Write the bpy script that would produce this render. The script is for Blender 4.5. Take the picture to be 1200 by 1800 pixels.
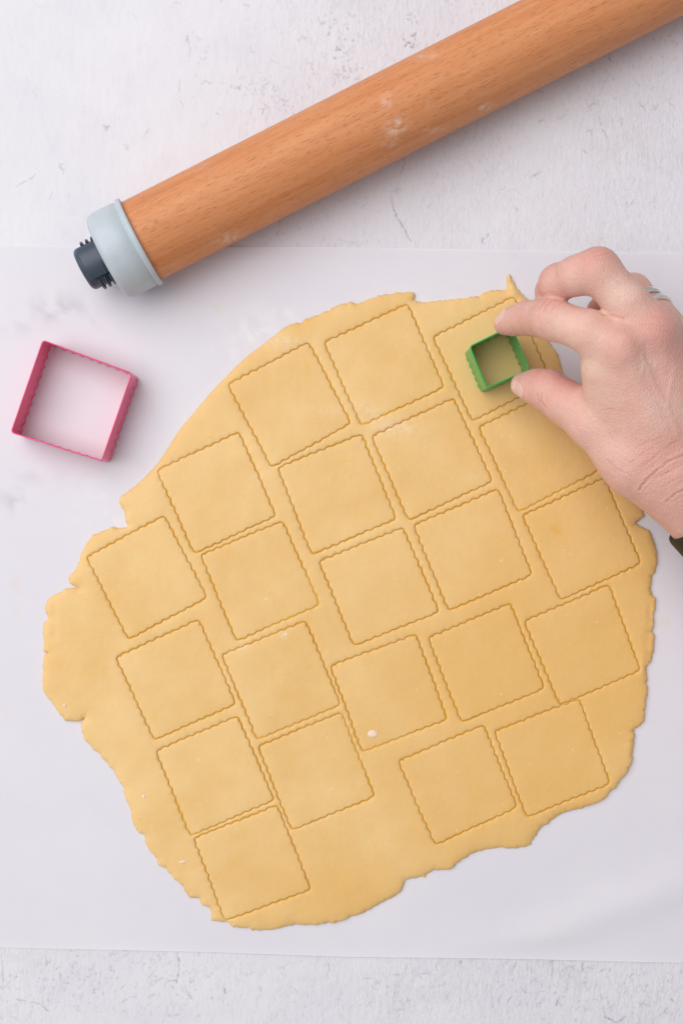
import bpy, math, random
import numpy as np
from mathutils import Vector, Matrix
from mathutils.geometry import delaunay_2d_cdt

random.seed(7)
np.random.seed(7)
for o in list(bpy.data.objects):
    bpy.data.objects.remove(o)
SC = bpy.context.scene
COL = SC.collection
MM = 0.001

# ------------------------------------------------------------------ camera
CAM_H = 620.0                 # mm above the table, looking straight down
PX = 0.31                     # mm on the table per photograph pixel (1200 x 1800)
cam_d = bpy.data.cameras.new('camera')
cam = bpy.data.objects.new('camera', cam_d)
COL.objects.link(cam)
cam.location = (0, 0, CAM_H * MM)
cam.rotation_euler = (0, 0, 0)
cam_d.sensor_fit = 'VERTICAL'
cam_d.angle = 2 * math.atan(900 * PX / CAM_H)
cam_d.clip_start = 0.01
cam_d.clip_end = 20
SC.camera = cam

# ------------------------------------------------------------------ world and lamp
W = bpy.data.worlds.new('World')
SC.world = W
W.use_nodes = True
bg = W.node_tree.nodes['Background']
bg.inputs[0].default_value = (0.97, 0.97, 1.0, 1)
bg.inputs[1].default_value = 0.38

ld = bpy.data.lights.new('window_light', 'AREA')
ld.shape = 'RECTANGLE'
ld.size = 2.4
ld.size_y = 2.2
ld.energy = 46.0
ld.color = (1.0, 0.98, 0.97)
lo = bpy.data.objects.new('window_light', ld)
COL.objects.link(lo)
lo.location = (-0.95, 0.5, 1.75)
lo.rotation_euler = (Vector((0.05, -0.05, 0)) - Vector(lo.location)).to_track_quat('-Z', 'Y').to_euler()

SC.view_settings.view_transform = 'Standard'
SC.view_settings.look = 'None'
SC.view_settings.gamma = 1
SC.view_settings.exposure = 0.0

# ------------------------------------------------------------------ helpers
def P(px, py, z=0.0):
    """photograph pixel at height z (mm) -> world mm"""
    k = PX * (CAM_H - z) / CAM_H
    return np.array([(px - 600) * k, -(py - 900) * k, z])

def srgb(r, g, b):
    def f(c):
        c /= 255.0
        return c / 12.92 if c <= 0.04045 else ((c + 0.055) / 1.055) ** 2.4
    return (f(r), f(g), f(b), 1)

def mesh_obj(name, verts, faces, mat=None, parent=None, smooth=True, loc=None):
    """verts in mm (world, or relative to loc when given)"""
    v = np.asarray(verts, dtype=np.float64) * MM
    me = bpy.data.meshes.new(name)
    if isinstance(faces, np.ndarray):
        n = faces.shape[1]
        me.vertices.add(len(v))
        me.vertices.foreach_set('co', v.astype(np.float32).ravel())
        me.loops.add(faces.size)
        me.loops.foreach_set('vertex_index', faces.astype(np.int32).ravel())
        me.polygons.add(len(faces))
        me.polygons.foreach_set('loop_start', (np.arange(len(faces)) * n).astype(np.int32))
        me.update(calc_edges=True)
    else:
        me.from_pydata([tuple(p) for p in v], [], faces)
        me.update()
    me.validate()
    if smooth:
        me.polygons.foreach_set('use_smooth', [True] * len(me.polygons))
    if mat:
        me.materials.append(mat)
    o = bpy.data.objects.new(name, me)
    COL.objects.link(o)
    if parent:
        o.parent = parent
    if loc is not None:
        o.location = Vector(loc) * MM
    return o

def empty(name, loc_mm):
    o = bpy.data.objects.new(name, None)
    o.empty_display_size = 0.02
    o.location = Vector(loc_mm) * MM
    COL.objects.link(o)
    return o

def tag(o, label=None, cat=None, group=None, kind=None):
    if label: o['label'] = label
    if cat: o['category'] = cat
    if group: o['group'] = group
    if kind: o['kind'] = kind
    return o

def attr(o, name, vals):
    a = o.data.attributes.new(name, 'FLOAT', 'POINT')
    a.data.foreach_set('value', np.asarray(vals, dtype=np.float32))

def vnoise(x, y, cell, seed=0):
    rs = np.random.RandomState(seed)
    g = rs.rand(256, 256)
    u, v = np.asarray(x) / cell + 1000.3, np.asarray(y) / cell + 1000.7
    i, j = np.floor(u).astype(int), np.floor(v).astype(int)
    f, h = u - i, v - j
    f, h = f * f * (3 - 2 * f), h * h * (3 - 2 * h)
    a = g[i % 256, j % 256]; b = g[(i + 1) % 256, j % 256]
    c = g[i % 256, (j + 1) % 256]; d = g[(i + 1) % 256, (j + 1) % 256]
    return (a * (1 - f) + b * f) * (1 - h) + (c * (1 - f) + d * f) * h

def fbm(x, y, cell, seed=0, n=3):
    s = 0; t = 0
    for k in range(n):
        s = s + vnoise(x, y, cell / 2 ** k, seed + k) * 0.5 ** k
        t += 0.5 ** k
    return s / t

# ------------------------------------------------------------------ material helpers
class M:
    def __init__(self, name):
        self.m = bpy.data.materials.new(name)
        self.m.use_nodes = True
        self.t = self.m.node_tree
        self.b = self.t.nodes['Principled BSDF']
        self.out = self.t.nodes['Material Output']
    def n(self, kind, **kw):
        nd = self.t.nodes.new(kind)
        for k, v in kw.items():
            if k.startswith('i_'):
                nd.inputs[k[2:].replace('_', ' ')].default_value = v
            else:
                setattr(nd, k, v)
        return nd
    def l(self, a, b):
        self.t.links.new(a, b)
    def coord(self, scale=(1, 1, 1), rot=(0, 0, 0)):
        tc = self.n('ShaderNodeTexCoord')
        mp = self.n('ShaderNodeMapping')
        mp.inputs['Scale'].default_value = scale
        mp.inputs['Rotation'].default_value = rot
        self.l(tc.outputs['Object'], mp.inputs['Vector'])
        return mp.outputs['Vector']
    def noise(self, vec, scale, detail=3, rough=0.5, dist=0.0):
        nd = self.n('ShaderNodeTexNoise')
        nd.inputs['Scale'].default_value = scale
        nd.inputs['Detail'].default_value = detail
        nd.inputs['Roughness'].default_value = rough
        nd.inputs['Distortion'].default_value = dist
        self.l(vec, nd.inputs['Vector'])
        return nd.outputs['Fac']
    def ramp(self, fac, a, b, ca=(0, 0, 0, 1), cb=(1, 1, 1, 1)):
        r = self.n('ShaderNodeValToRGB')
        r.color_ramp.elements[0].position = a
        r.color_ramp.elements[1].position = b
        r.color_ramp.elements[0].color = ca
        r.color_ramp.elements[1].color = cb
        self.l(fac, r.inputs['Fac'])
        return r.outputs['Color']
    def mix(self, fac, a, b, mode='MIX'):
        x = self.n('ShaderNodeMix', data_type='RGBA', blend_type=mode)
        for s, v in ((x.inputs[0], fac), (x.inputs[6], a), (x.inputs[7], b)):
            if isinstance(v, (int, float, tuple)):
                s.default_value = v
            else:
                self.l(v, s)
        return x.outputs[2]
    def math(self, op, a, b=0.0):
        x = self.n('ShaderNodeMath', operation=op)
        for s, v in ((x.inputs[0], a), (x.inputs[1], b)):
            if isinstance(v, (int, float)):
                s.default_value = v
            else:
                self.l(v, s)
        return x.outputs[0]
    def attr(self, name):
        a = self.n('ShaderNodeAttribute', attribute_name=name)
        return a.outputs['Fac']
    def base(self, c):
        if isinstance(c, tuple): self.b.inputs['Base Color'].default_value = c
        else: self.l(c, self.b.inputs['Base Color'])
    def bump(self, h, dist, strength=1.0, prev=None):
        b = self.n('ShaderNodeBump')
        b.inputs['Distance'].default_value = dist
        b.inputs['Strength'].default_value = strength
        self.l(h, b.inputs['Height'])
        if prev: self.l(prev, b.inputs['Normal'])
        self.l(b.outputs['Normal'], self.b.inputs['Normal'])
        return b.outputs['Normal']
    def set(self, **kw):
        for k, v in kw.items():
            self.b.inputs[k.replace('_', ' ')].default_value = v

# --- plaster table
mt = M('plaster'); v = mt.coord()
c = mt.mix(mt.ramp(mt.noise(v, 14, 4, 0.6), 0.35, 0.7), (0.715, 0.70, 0.755, 1), (0.775, 0.765, 0.805, 1))
c = mt.mix(mt.math('MULTIPLY', mt.ramp(mt.noise(v, 45, 4, 0.65), 0.52, 0.75), 0.35), c, (0.66, 0.625, 0.70, 1))
vs = mt.coord((1.0, 0.28, 1.0), (0, 0, 0.06))
c = mt.mix(mt.math('MULTIPLY', mt.math('MULTIPLY', mt.ramp(mt.noise(vs, 800, 3, 0.7), 0.52, 0.70), 0.46), mt.attr('fibre')), c, (0.52, 0.50, 0.56, 1))
c = mt.mix(mt.math('MULTIPLY', mt.ramp(mt.noise(v, 6, 4, 0.6, 1.0), 0.5, 0.72), 0.5), c, (0.80, 0.785, 0.81, 1))
c = mt.mix(mt.math('MULTIPLY', mt.math('MULTIPLY', mt.ramp(mt.noise(v, 28, 5, 0.7), 0.48, 0.7), 0.55), mt.attr('fibre')), c, (0.62, 0.585, 0.62, 1))
c = mt.mix(mt.attr('mark'), c, (0.22, 0.205, 0.24, 1))
mt.base(c); mt.set(Roughness=0.62)
nb = mt.bump(mt.math('MULTIPLY', mt.noise(vs, 480, 4, 0.75), mt.attr('fibre')), 0.0007, 0.8)
mt.bump(mt.noise(v, 240, 4, 0.7), 0.00035, 0.35, nb)
MAT_TABLE = mt.m

# --- baking paper
mt = M('baking_paper'); v = mt.coord()
c = mt.mix(mt.ramp(mt.noise(v, 9, 3, 0.5), 0.35, 0.7), (0.83, 0.805, 0.87, 1), (0.86, 0.84, 0.89, 1))
fl = mt.ramp(mt.noise(v, 28, 5, 0.62), 0.56, 0.78)
c = mt.mix(mt.math('MULTIPLY', fl, 0.45), c, (0.86, 0.84, 0.87, 1))
c = mt.mix(mt.attr('stain'), c, (0.82, 0.75, 0.58, 1))
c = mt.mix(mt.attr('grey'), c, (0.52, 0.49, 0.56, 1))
c = mt.mix(mt.attr('flour'), c, (0.93, 0.92, 0.93, 1))
c = mt.mix(mt.math('MULTIPLY', mt.ramp(mt.noise(v, 40, 4, 0.65), 0.48, 0.75), 0.35), c, (0.80, 0.765, 0.835, 1))
mt.base(c); mt.set(Roughness=0.5)
mt.b.inputs['Specular IOR Level'].default_value = 0.25
mt.bump(mt.noise(v, 700, 2, 0.5), 0.0002, 0.25)
tr = mt.n('ShaderNodeBsdfTransparent')
tr.inputs[0].default_value = (0.97, 0.96, 0.98, 1)
mx = mt.n('ShaderNodeMixShader'); mx.inputs[0].default_value = 0.16
mt.l(mt.b.outputs[0], mx.inputs[1]); mt.l(tr.outputs[0], mx.inputs[2])
mt.l(mx.outputs[0], mt.out.inputs['Surface'])
MAT_PAPER = mt.m

# --- dough
def dough_mat(name, seed):
    mt = M(name)
    tc = mt.n('ShaderNodeTexCoord'); gm = mt.n('ShaderNodeNewGeometry')
    v = gm.outputs['Position']
    n1 = mt.noise(v, 22 + seed, 3, 0.55)
    n2 = mt.noise(v, 70, 4, 0.6)
    c = mt.mix(mt.ramp(n1, 0.32, 0.7), (0.79, 0.51, 0.195, 1), (0.855, 0.595, 0.275, 1))
    c = mt.mix(mt.math('MULTIPLY', mt.ramp(n2, 0.45, 0.75), 0.35), c, (0.88, 0.615, 0.30, 1))
    n3 = mt.noise(v, 900, 2, 0.5)
    c = mt.mix(mt.math('MULTIPLY', mt.ramp(n3, 0.62, 0.78), 0.12), c, (0.92, 0.72, 0.45, 1))
    c = mt.mix(mt.math('MULTIPLY', mt.attr('flour'), mt.ramp(mt.noise(v, 420, 4, 0.75), 0.40, 0.66)), c, (0.93, 0.82, 0.68, 1))
    c = mt.mix(mt.attr('rich'), c, (0.785, 0.475, 0.15, 1))
    c = mt.mix(mt.math('MULTIPLY', mt.ramp(mt.noise(v, 38, 5, 0.7, 0.8), 0.55, 0.72), 0.3), c, (0.80, 0.47, 0.13, 1))
    c = mt.mix(mt.math('MULTIPLY', mt.ramp(mt.noise(v, 260, 3, 0.6), 0.70, 0.76), 0.35), c, (0.70, 0.38, 0.09, 1))
    c = mt.mix(mt.math('MULTIPLY', mt.ramp(mt.noise(v, 330, 3, 0.6), 0.69, 0.75), 0.5), c, (0.90, 0.76, 0.56, 1))
    c = mt.mix(mt.attr('cut'), c, (0.88, 0.56, 0.06, 1))
    c = mt.mix(mt.attr('yolk'), c, (0.82, 0.43, 0.04, 1))
    mt.base(c)
    mt.set(Roughness=0.56)
    mt.b.inputs['Specular IOR Level'].default_value = 0.3
    mt.b.inputs['Subsurface Weight'].default_value = 0.25
    mt.b.inputs['Subsurface Radius'].default_value = (1.0, 0.72, 0.2)
    mt.b.inputs['Subsurface Scale'].default_value = 0.0026
    nn = mt.bump(mt.noise(v, 75, 4, 0.6), 0.0016, 0.42)
    mt.bump(mt.noise(v, 650, 3, 0.6), 0.00022, 0.5, nn)
    return mt.m
MAT_DOUGH = dough_mat('dough', 0)

# --- beech wood
mt = M('beech_wood'); v0 = mt.coord()
vl = mt.coord((0.055, 1, 1))
vf = mt.coord((0.13, 1, 1), (0, 0, 0.04))
g1 = mt.noise(vl, 300, 5, 0.7, 0.8)
g2 = mt.noise(mt.coord((0.03, 1, 1)), 60, 3, 0.55, 0.9)
c = mt.mix(mt.ramp(g1, 0.3, 0.72), (0.58, 0.205, 0.075, 1), (0.725, 0.31, 0.132, 1))
c = mt.mix(mt.math('MULTIPLY', mt.ramp(g2, 0.42, 0.62), 0.4), c, (0.74, 0.34, 0.155, 1))
fk = mt.ramp(mt.noise(vf, 1500, 3, 0.6), 0.585, 0.67)
c = mt.mix(mt.math('MULTIPLY', fk, 0.5), c, (0.36, 0.125, 0.045, 1))
c = mt.mix(mt.math('MULTIPLY', mt.attr('flour'), mt.ramp(mt.noise(v0, 330, 4, 0.7), 0.42, 0.58)), c, (0.88, 0.74, 0.64, 1))
mt.base(c); mt.set(Roughness=0.5)
mt.b.inputs['Specular IOR Level'].default_value = 0.35
mt.bump(mt.math('SUBTRACT', g1, fk), 0.00025, 0.5)
MAT_WOOD = mt.m

def plain(name, col, rough, bumpscale=900, bumpd=0.00008, metal=0.0, coat=0.0, var=0.08):
    mt = M(name); v = mt.coord()
    d = tuple(x * (1 - var * 2) for x in col[:3]) + (1,)
    c = mt.mix(mt.ramp(mt.noise(v, 120, 4, 0.6), 0.4, 0.75), col, d)
    mt.base(c); mt.set(Roughness=rough, Metallic=metal)
    mt.b.inputs['Coat Weight'].default_value = coat
    mt.b.inputs['Coat Roughness'].default_value = 0.2
    mt.bump(mt.noise(v, bumpscale, 3, 0.6), bumpd, 0.6)
    return mt.m
MAT_CAP = plain('pale_blue_plastic', srgb(190, 200, 207), 0.42, var=0.03)
MAT_DARK = plain('slate_plastic', srgb(62, 74, 90), 0.38, 1500, var=0.1)
MAT_PINK = plain('pink_enamel', srgb(240, 82, 136), 0.3, 500, 0.0001, 0.0, 0.25)
MAT_GREEN = plain('green_enamel', srgb(4, 172, 78), 0.282, 500, 0.0001, 0.0, 0.15)
MAT_STRAP = plain('black_rubber', srgb(24, 23, 24), 0.55, 1500, var=0.1)
MAT_SILVER = plain('silver', (0.97, 0.96, 0.95, 1), 0.2, 700, 0.00004, 1.0, var=0.04)
MAT_GEM = plain('dark_inlay', (0.07, 0.07, 0.08, 1), 0.2, var=0.1)
MAT_FLAKE = plain('flour_flake', (0.90, 0.70, 0.55, 1), 0.8, 1500, 0.0002, var=0.03)
mt = M('skin'); v = mt.coord()
c = mt.mix(mt.ramp(mt.noise(v, 55, 4, 0.6), 0.35, 0.7), (0.745, 0.435, 0.36, 1), (0.79, 0.515, 0.435, 1))
c = mt.mix(mt.attr('redness'), c, (0.66, 0.285, 0.245, 1))
c = mt.mix(mt.attr('pale'), c, (0.82, 0.62, 0.50, 1))
c = mt.mix(mt.math('MULTIPLY', mt.ramp(mt.noise(v, 230, 4, 0.75), 0.5, 0.78), 0.34), c, (0.64, 0.27, 0.23, 1))
c = mt.mix(mt.attr('crease'), c, (0.52, 0.22, 0.17, 1))
mt.base(c); mt.set(Roughness=0.46)
mt.b.inputs['Specular IOR Level'].default_value = 0.4
mt.b.inputs['Subsurface Weight'].default_value = 0.3
mt.b.inputs['Subsurface Radius'].default_value = (1.0, 0.36, 0.2)
mt.b.inputs['Subsurface Scale'].default_value = 0.003
vo = mt.n('ShaderNodeTexVoronoi', feature='DISTANCE_TO_EDGE'); vo.inputs['Scale'].default_value = 780
mt.l(mt.coord((1, 0.55, 1), (0, 0, 0.6)), vo.inputs['Vector'])
nn = mt.bump(mt.ramp(vo.outputs['Distance'], 0.0, 0.2), 0.0002, 0.6)
mt.bump(mt.noise(v, 320, 5, 0.7), 0.0004, 0.5, nn)
MAT_SKIN = mt.m
mt = M('fingernail'); v = mt.coord()
mt.base(mt.mix(mt.ramp(mt.noise(v, 200, 3), 0.3, 0.7), (0.78, 0.49, 0.43, 1), (0.83, 0.56, 0.49, 1)))
mt.set(Roughness=0.22); mt.b.inputs['Subsurface Weight'].default_value = 0.2
mt.b.inputs['Subsurface Scale'].default_value = 0.002
MAT_NAIL = mt.m

# ------------------------------------------------------------------ geometry maths
def seg_dist(pts, poly, closed=False, chunk=4000):
    """min distance of 2-D points to a polyline"""
    a = np.asarray(poly, float)
    b = np.roll(a, -1, 0) if closed else a[1:]
    a = a if closed else a[:-1]
    ab = b - a; L = (ab ** 2).sum(1) + 1e-12
    out = np.empty(len(pts))
    for i in range(0, len(pts), chunk):
        p = pts[i:i + chunk][:, None, :]
        t = np.clip(((p - a) * ab).sum(2) / L, 0, 1)
        d = p - (a + t[..., None] * ab)
        out[i:i + chunk] = np.sqrt((d ** 2).sum(2).min(1))
    return out

def inside(pts, poly):
    x, y = pts[:, 0], pts[:, 1]
    r = np.zeros(len(pts), bool)
    a = np.asarray(poly); b = np.roll(a, -1, 0)
    for (x0, y0), (x1, y1) in zip(a, b):
        if y0 == y1: continue
        c = ((y0 > y) != (y1 > y))
        r ^= c & (x < (x1 - x0) * (y - y0) / (y1 - y0) + x0)
    return r

# ------------------------------------------------------------------ tabletop (real relief: brushed plaster, pits, hairline cracks)
def px_poly(*pts):
    return np.array(pts, float)

reliefs = []
marks = []        # (polyline px, width px, strength)
rs = np.random.RandomState(11)
def wander(x, y, ang, n, step, wob):
    pts = [(x, y)]
    for k in range(n):
        ang += rs.normal(0, wob)
        x += math.cos(ang) * step; y += math.sin(ang) * step
        pts.append((x, y))
    return np.array(pts)
for pts, w, s in [
    (((687, 343), (690, 362), (697, 380), (709, 402), (723, 424)), 1.3, 0.55),
    (((1053, 205), (1058, 222), (1066, 240)), 1.3, 0.4),
    (((1072, 128), (1060, 148), (1052, 168), (1049, 186)), 1.1, 0.3),
    (((1120, 178), (1130, 186), (1136, 196)), 1.2, 0.35),
    (((487, 372), (491, 392), (488, 412)), 1.4, 0.4),
    (((703, 268), (712, 284), (706, 300), (690, 310)), 1.1, 0.3),
    (((313, 1676), (316, 1700), (310, 1728)), 1.5, 0.55),
    (((330, 1745), (338, 1754)), 2.2, 0.5), (((395, 1740), (399, 1750)), 2.0, 0.5),
    (((972, 1690), (970, 1725)), 1.3, 0.4), (((1024, 1694), (1024, 1712)), 1.6, 0.5),
    (((1060, 1768), (1064, 1790), (1085, 1798), (1100, 1788)), 1.6, 0.6),
    (((980, 1760), (976, 1776)), 1.5, 0.5), (((735, 1712), (741, 1722)), 1.6, 0.4),
    (((30, 1758), (70, 1766), (84, 1778)), 1.6, 0.4), (((5, 1690), (6, 1740)), 1.2, 0.3),
    (((25, 330), (58, 312), (64, 306)), 1.3, 0.3), (((106, 292), (114, 300)), 2.2, 0.3),
    (((318, 130), (316, 165), (322, 185)), 1.0, 0.25), (((262, 226), (252, 244)), 2.0, 0.25),
    (((330, 62), (335, 85), (332, 110)), 1.2, 0.3), (((505, 285), (511, 296)), 2.5, 0.4),
]:
    pts = np.array(pts, float); prev = pts[0]
    for a, b in zip(pts[:-1], pts[1:]):
        m = max(1, int(np.linalg.norm(b - a) / 4))
        for k in range(1, m + 1):
            q = a + (b - a) * k / m + rs.normal(0, 0.8, 2)
            if rs.rand() < 0.88:
                marks.append((np.array([prev, q]), w * rs.uniform(0.45, 1.1), s * rs.uniform(0.4, 1.35)))
            prev = q
def pits(cx, cy, sx, sy, n, s):
    for k in range(n):
        x, y = cx + rs.normal(0, sx), cy + rs.normal(0, sy)
        marks.append((wander(x, y, rs.uniform(1.0, 2.4), rs.randint(1, 4), rs.uniform(1.0, 2.6), 0.7), rs.uniform(0.7, 2.0), s * rs.uniform(0.3, 1.0)))
for a in ((582, 42, 10, 10, 12, 0.5), (606, 88, 8, 18, 16, 0.75), (722, 66, 5, 9, 9, 0.7), (726, 30, 4, 6, 5, 0.5), (532, 66, 3, 3, 4, 0.45),
          (612, 122, 12, 10, 16, 0.45), (465, 155, 30, 14, 30, 0.3), (418, 153, 5, 3, 6, 0.5), (505, 180, 14, 12, 14, 0.4), (345, 75, 14, 26, 18, 0.22),
          (188, 222, 2.5, 2.5, 10, 0.5), (222, 258, 3, 3, 8, 0.28), (110, 296, 8, 6, 6, 0.3), (830, 10, 25, 12, 16, 0.35), (640, 20, 30, 14, 14, 0.3),
          (590, 420, 60, 10, 16, 0.3), (1180, 60, 18, 30, 20, 0.35), (1060, 150, 30, 40, 24, 0.25), (400, 415, 20, 14, 12, 0.3), (520, 340, 60, 30, 24, 0.22),
          (455, 180, 60, 30, 40, 0.18), (540, 120, 60, 40, 40, 0.18),
          (100, 1735, 60, 30, 60, 0.35), (240, 1700, 60, 30, 50, 0.3), (330, 1730, 40, 30, 30, 0.3), (500, 1740, 60, 30, 36, 0.22), (1000, 1740, 80, 30, 60, 0.3), (1120, 1750, 40, 30, 40, 0.35), (880, 1720, 20, 20, 20, 0.3), (700, 1750, 60, 30, 26, 0.2), (811, 1691, 1.5, 1.5, 7, 0.5)):
    pits(*a)
def crack(x, y, ang, n, st, s, wob=0.45, br=0.25):
    pl = wander(x, y, ang, n, st, wob)
    for a in range(0, len(pl) - 1):
        e = 1 - abs(a / max(1, len(pl) - 2) - 0.5)
        marks.append((pl[a:a + 2], rs.uniform(0.5, 1.3), s * e * rs.uniform(0.4, 1.2)))
        if rs.rand() < br and n > 3:
            crack(pl[a][0], pl[a][1], ang + rs.choice([-1, 1]) * rs.uniform(0.6, 1.3), n // 2, st, s * 0.7, wob, 0)
for k in range(330):                      # short curling cracks, thick along the lower edge and at the right
    if k < 190:
        c0 = [(90, 1735), (240, 1705), (1060, 1745), (980, 1715), (340, 1730), (1150, 1760), (700, 1730)][k % 7]
        x, y = (c0[0] + rs.normal(0, 60), c0[1] + rs.normal(0, 30)) if k % 3 else (rs.uniform(0, 1200), rs.uniform(1690, 1800))
    elif k < 285: x, y = rs.uniform(600, 1200), rs.uniform(60, 430)
    else: x, y = rs.uniform(300, 620), rs.uniform(0, 200)
    crack(x, y, rs.uniform(0, 6.3), rs.randint(2, 7), rs.uniform(1.6, 4.5), rs.uniform(0.15, 0.6))
for k in range(5200):                     # brush strokes of the plaster: relief, the deeper hollows also coloured darker
    if k % 3 == 2:
        x, y = rs.uniform(-40, 1240), rs.uniform(1655, 1830)
    else:
        x, y = rs.uniform(-40, 1240), rs.uniform(-30, 460)
        if x < 420 and rs.rand() < 0.9: continue
    ang = math.pi / 2 + rs.normal(0.05, 0.35)
    reliefs.append((wander(x, y, ang, rs.randint(2, 5), rs.uniform(2, 5), 0.25), rs.uniform(0.4, 0.9), rs.choice([-1.0, 1.0, 0.7]) * rs.uniform(0.1, 0.5)))

FB = []
def table_grid(x0, x1, y0, y1, st):
    xs = np.arange(x0, x1 + 0.1, st); ys = np.arange(y0, y1 + 0.1, st)
    X, Y = np.meshgrid(xs, ys, indexing='ij')
    Z = (fbm(X, Y * 0.35, 9, 3, 3) - 0.5) * 0.16 + (fbm(X, Y, 60, 9, 3) - 0.5) * 0.35
    K = np.zeros_like(X)
    for poly, w, s in marks:
        ax, ay = poly.min(0) - 6; bx, by = poly.max(0) + 6
        i0, i1 = np.searchsorted(xs, [ax, bx]); j0, j1 = np.searchsorted(ys, [ay, by])
        if i1 <= i0 or j1 <= j0: continue
        sub = np.stack([X[i0:i1, j0:j1].ravel(), Y[i0:i1, j0:j1].ravel()], 1)
        d = seg_dist(sub, poly).reshape(i1 - i0, j1 - j0)
        f = s * np.exp(-(d / max(w, st * 0.55)) ** 2)
        K[i0:i1, j0:j1] = np.maximum(K[i0:i1, j0:j1], f)
    for poly, w, sg in reliefs:
        if st > 3: break
        ax, ay = poly.min(0) - 4; bx, by = poly.max(0) + 4
        i0, i1 = np.searchsorted(xs, [ax, bx]); j0, j1 = np.searchsorted(ys, [ay, by])
        if i1 <= i0 or j1 <= j0: continue
        sub = np.stack([X[i0:i1, j0:j1].ravel(), Y[i0:i1, j0:j1].ravel()], 1)
        d = seg_dist(sub, poly).reshape(i1 - i0, j1 - j0)
        f = np.exp(-(d / max(w, st * 0.5)) ** 2)
        Z[i0:i1, j0:j1] -= sg * 0.22 * f
        if sg > 0.25: K[i0:i1, j0:j1] = np.maximum(K[i0:i1, j0:j1], f * sg * 0.28)
    Z = Z - K * 0.5
    FB.append((np.clip(np.clip((X - 330) / 260, 0, 1) + np.clip((Y - 1500) / 100, 0, 1), 0, 1) * np.clip(0.35 + 1.5 * (fbm(X, Y, 170, 31, 3) - 0.25), 0.15, 1) + 0.06).ravel())
    k = PX
    V = np.stack([(X - 600) * k, -(Y - 900) * k, Z - 0.45], 2).reshape(-1, 3)
    nx, ny = len(xs), len(ys)
    I = np.arange(nx * ny).reshape(nx, ny)
    F = np.stack([I[:-1, :-1], I[:-1, 1:], I[1:, 1:], I[1:, :-1]], 2).reshape(-1, 4)
    return V, F, K.ravel()
parts = [table_grid(-40, 1240, -40, 460, 1.5), table_grid(-40, 1240, 460, 1648, 6.0), table_grid(-40, 1240, 1648, 1848, 1.5)]
V = []; F = []; K = []; off = 0
for a, b, c_ in parts:
    V.append(a); F.append(b + off); K.append(c_); off += len(a)
# coarse surround so that the board goes on outside the frame
def quad(x0, x1, y0, y1):
    global off
    V.append(np.array([[(x0 - 600) * PX, -(y0 - 900) * PX, -0.45], [(x0 - 600) * PX, -(y1 - 900) * PX, -0.45],
                       [(x1 - 600) * PX, -(y1 - 900) * PX, -0.45], [(x1 - 600) * PX, -(y0 - 900) * PX, -0.45]]))
    F.append(np.array([[0, 1, 2, 3]]) + off); K.append(np.zeros(4)); FB.append(np.full(4, 0.5)); off += 4
quad(-1400, -40, -1400, 3200); quad(1240, 2600, -1400, 3200); quad(-40, 1240, -1400, -40); quad(-40, 1240, 1848, 3200)
table = mesh_obj('tabletop', np.concatenate(V), np.concatenate(F), MAT_TABLE)
attr(table, 'mark', np.concatenate(K)); attr(table, 'fibre', np.concatenate(FB))
tag(table, 'off white brushed plaster work surface with pits and hairline cracks', 'tabletop', kind='structure')

# ------------------------------------------------------------------ baking paper
xs = np.linspace(-330, 1530, 260); ts = np.linspace(0, 1, 180)
X, T = np.meshgrid(xs, ts, indexing='ij')
top = 430 + 13 * X / 1200 + 1.2 * np.sin(X / 130)
bot = 1664 + 16 * np.clip(X, -300, 600) / 600 + 11 * np.clip(X - 600, 0, 900) / 600 + 0.8 * np.sin(X / 90 + 1)
Y = top + (bot - top) * T
edge = np.minimum(T, 1 - T) * 1235
Z = 0.05 + 0.35 * fbm(X, Y, 220, 21, 2) + 0.5 * np.exp(-edge / 10) * fbm(X, Y, 160, 5, 2)
# a long faint buckle at the lower right
Z += 2.2 * np.exp(-((X * 0.36 + Y - 1985 ) / 40) ** 2) * np.clip((X - 700) / 300, 0, 1) * np.clip(edge / 40, 0.15, 1)
V = np.stack([(X - 600) * PX, -(Y - 900) * PX, Z], 2).reshape(-1, 3)
nx, ny = X.shape
I = np.arange(nx * ny).reshape(nx, ny)
F = np.stack([I[:-1, :-1], I[:-1, 1:], I[1:, 1:], I[1:, :-1]], 2).reshape(-1, 4)
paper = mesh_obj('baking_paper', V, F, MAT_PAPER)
def blob(X, Y, lst):
    s = np.zeros(X.shape)
    for x, y, rx, ry, a in lst:
        s = np.maximum(s, a * np.exp(-((X - x) / rx) ** 2 - ((Y - y) / ry) ** 2))
    return s
attr(paper, 'stain', blob(X, Y, [(383, 541, 7, 6, 0.6), (28, 1030, 9, 12, 0.55), (12, 1250, 8, 6, 0.35), (1165, 1094, 10, 8, 0.6), (30, 1075, 8, 8, 0.3)]).ravel())
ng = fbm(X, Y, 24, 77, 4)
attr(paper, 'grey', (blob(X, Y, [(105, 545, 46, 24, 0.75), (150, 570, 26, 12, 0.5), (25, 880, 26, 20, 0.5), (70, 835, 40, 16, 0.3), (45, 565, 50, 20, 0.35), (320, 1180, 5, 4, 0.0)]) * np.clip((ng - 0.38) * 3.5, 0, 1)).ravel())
attr(paper, 'flour', (blob(X, Y, [(455, 578, 60, 34, 1.0), (500, 555, 30, 20, 0.8), (190, 890, 60, 60, 0.5), (420, 620, 60, 20, 0.6)]) * np.clip((fbm(X, Y, 16, 78, 3) - 0.42) * 4, 0, 1)).ravel())
tag(paper, 'white translucent baking paper lying under the rolled dough', 'baking paper')

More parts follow.
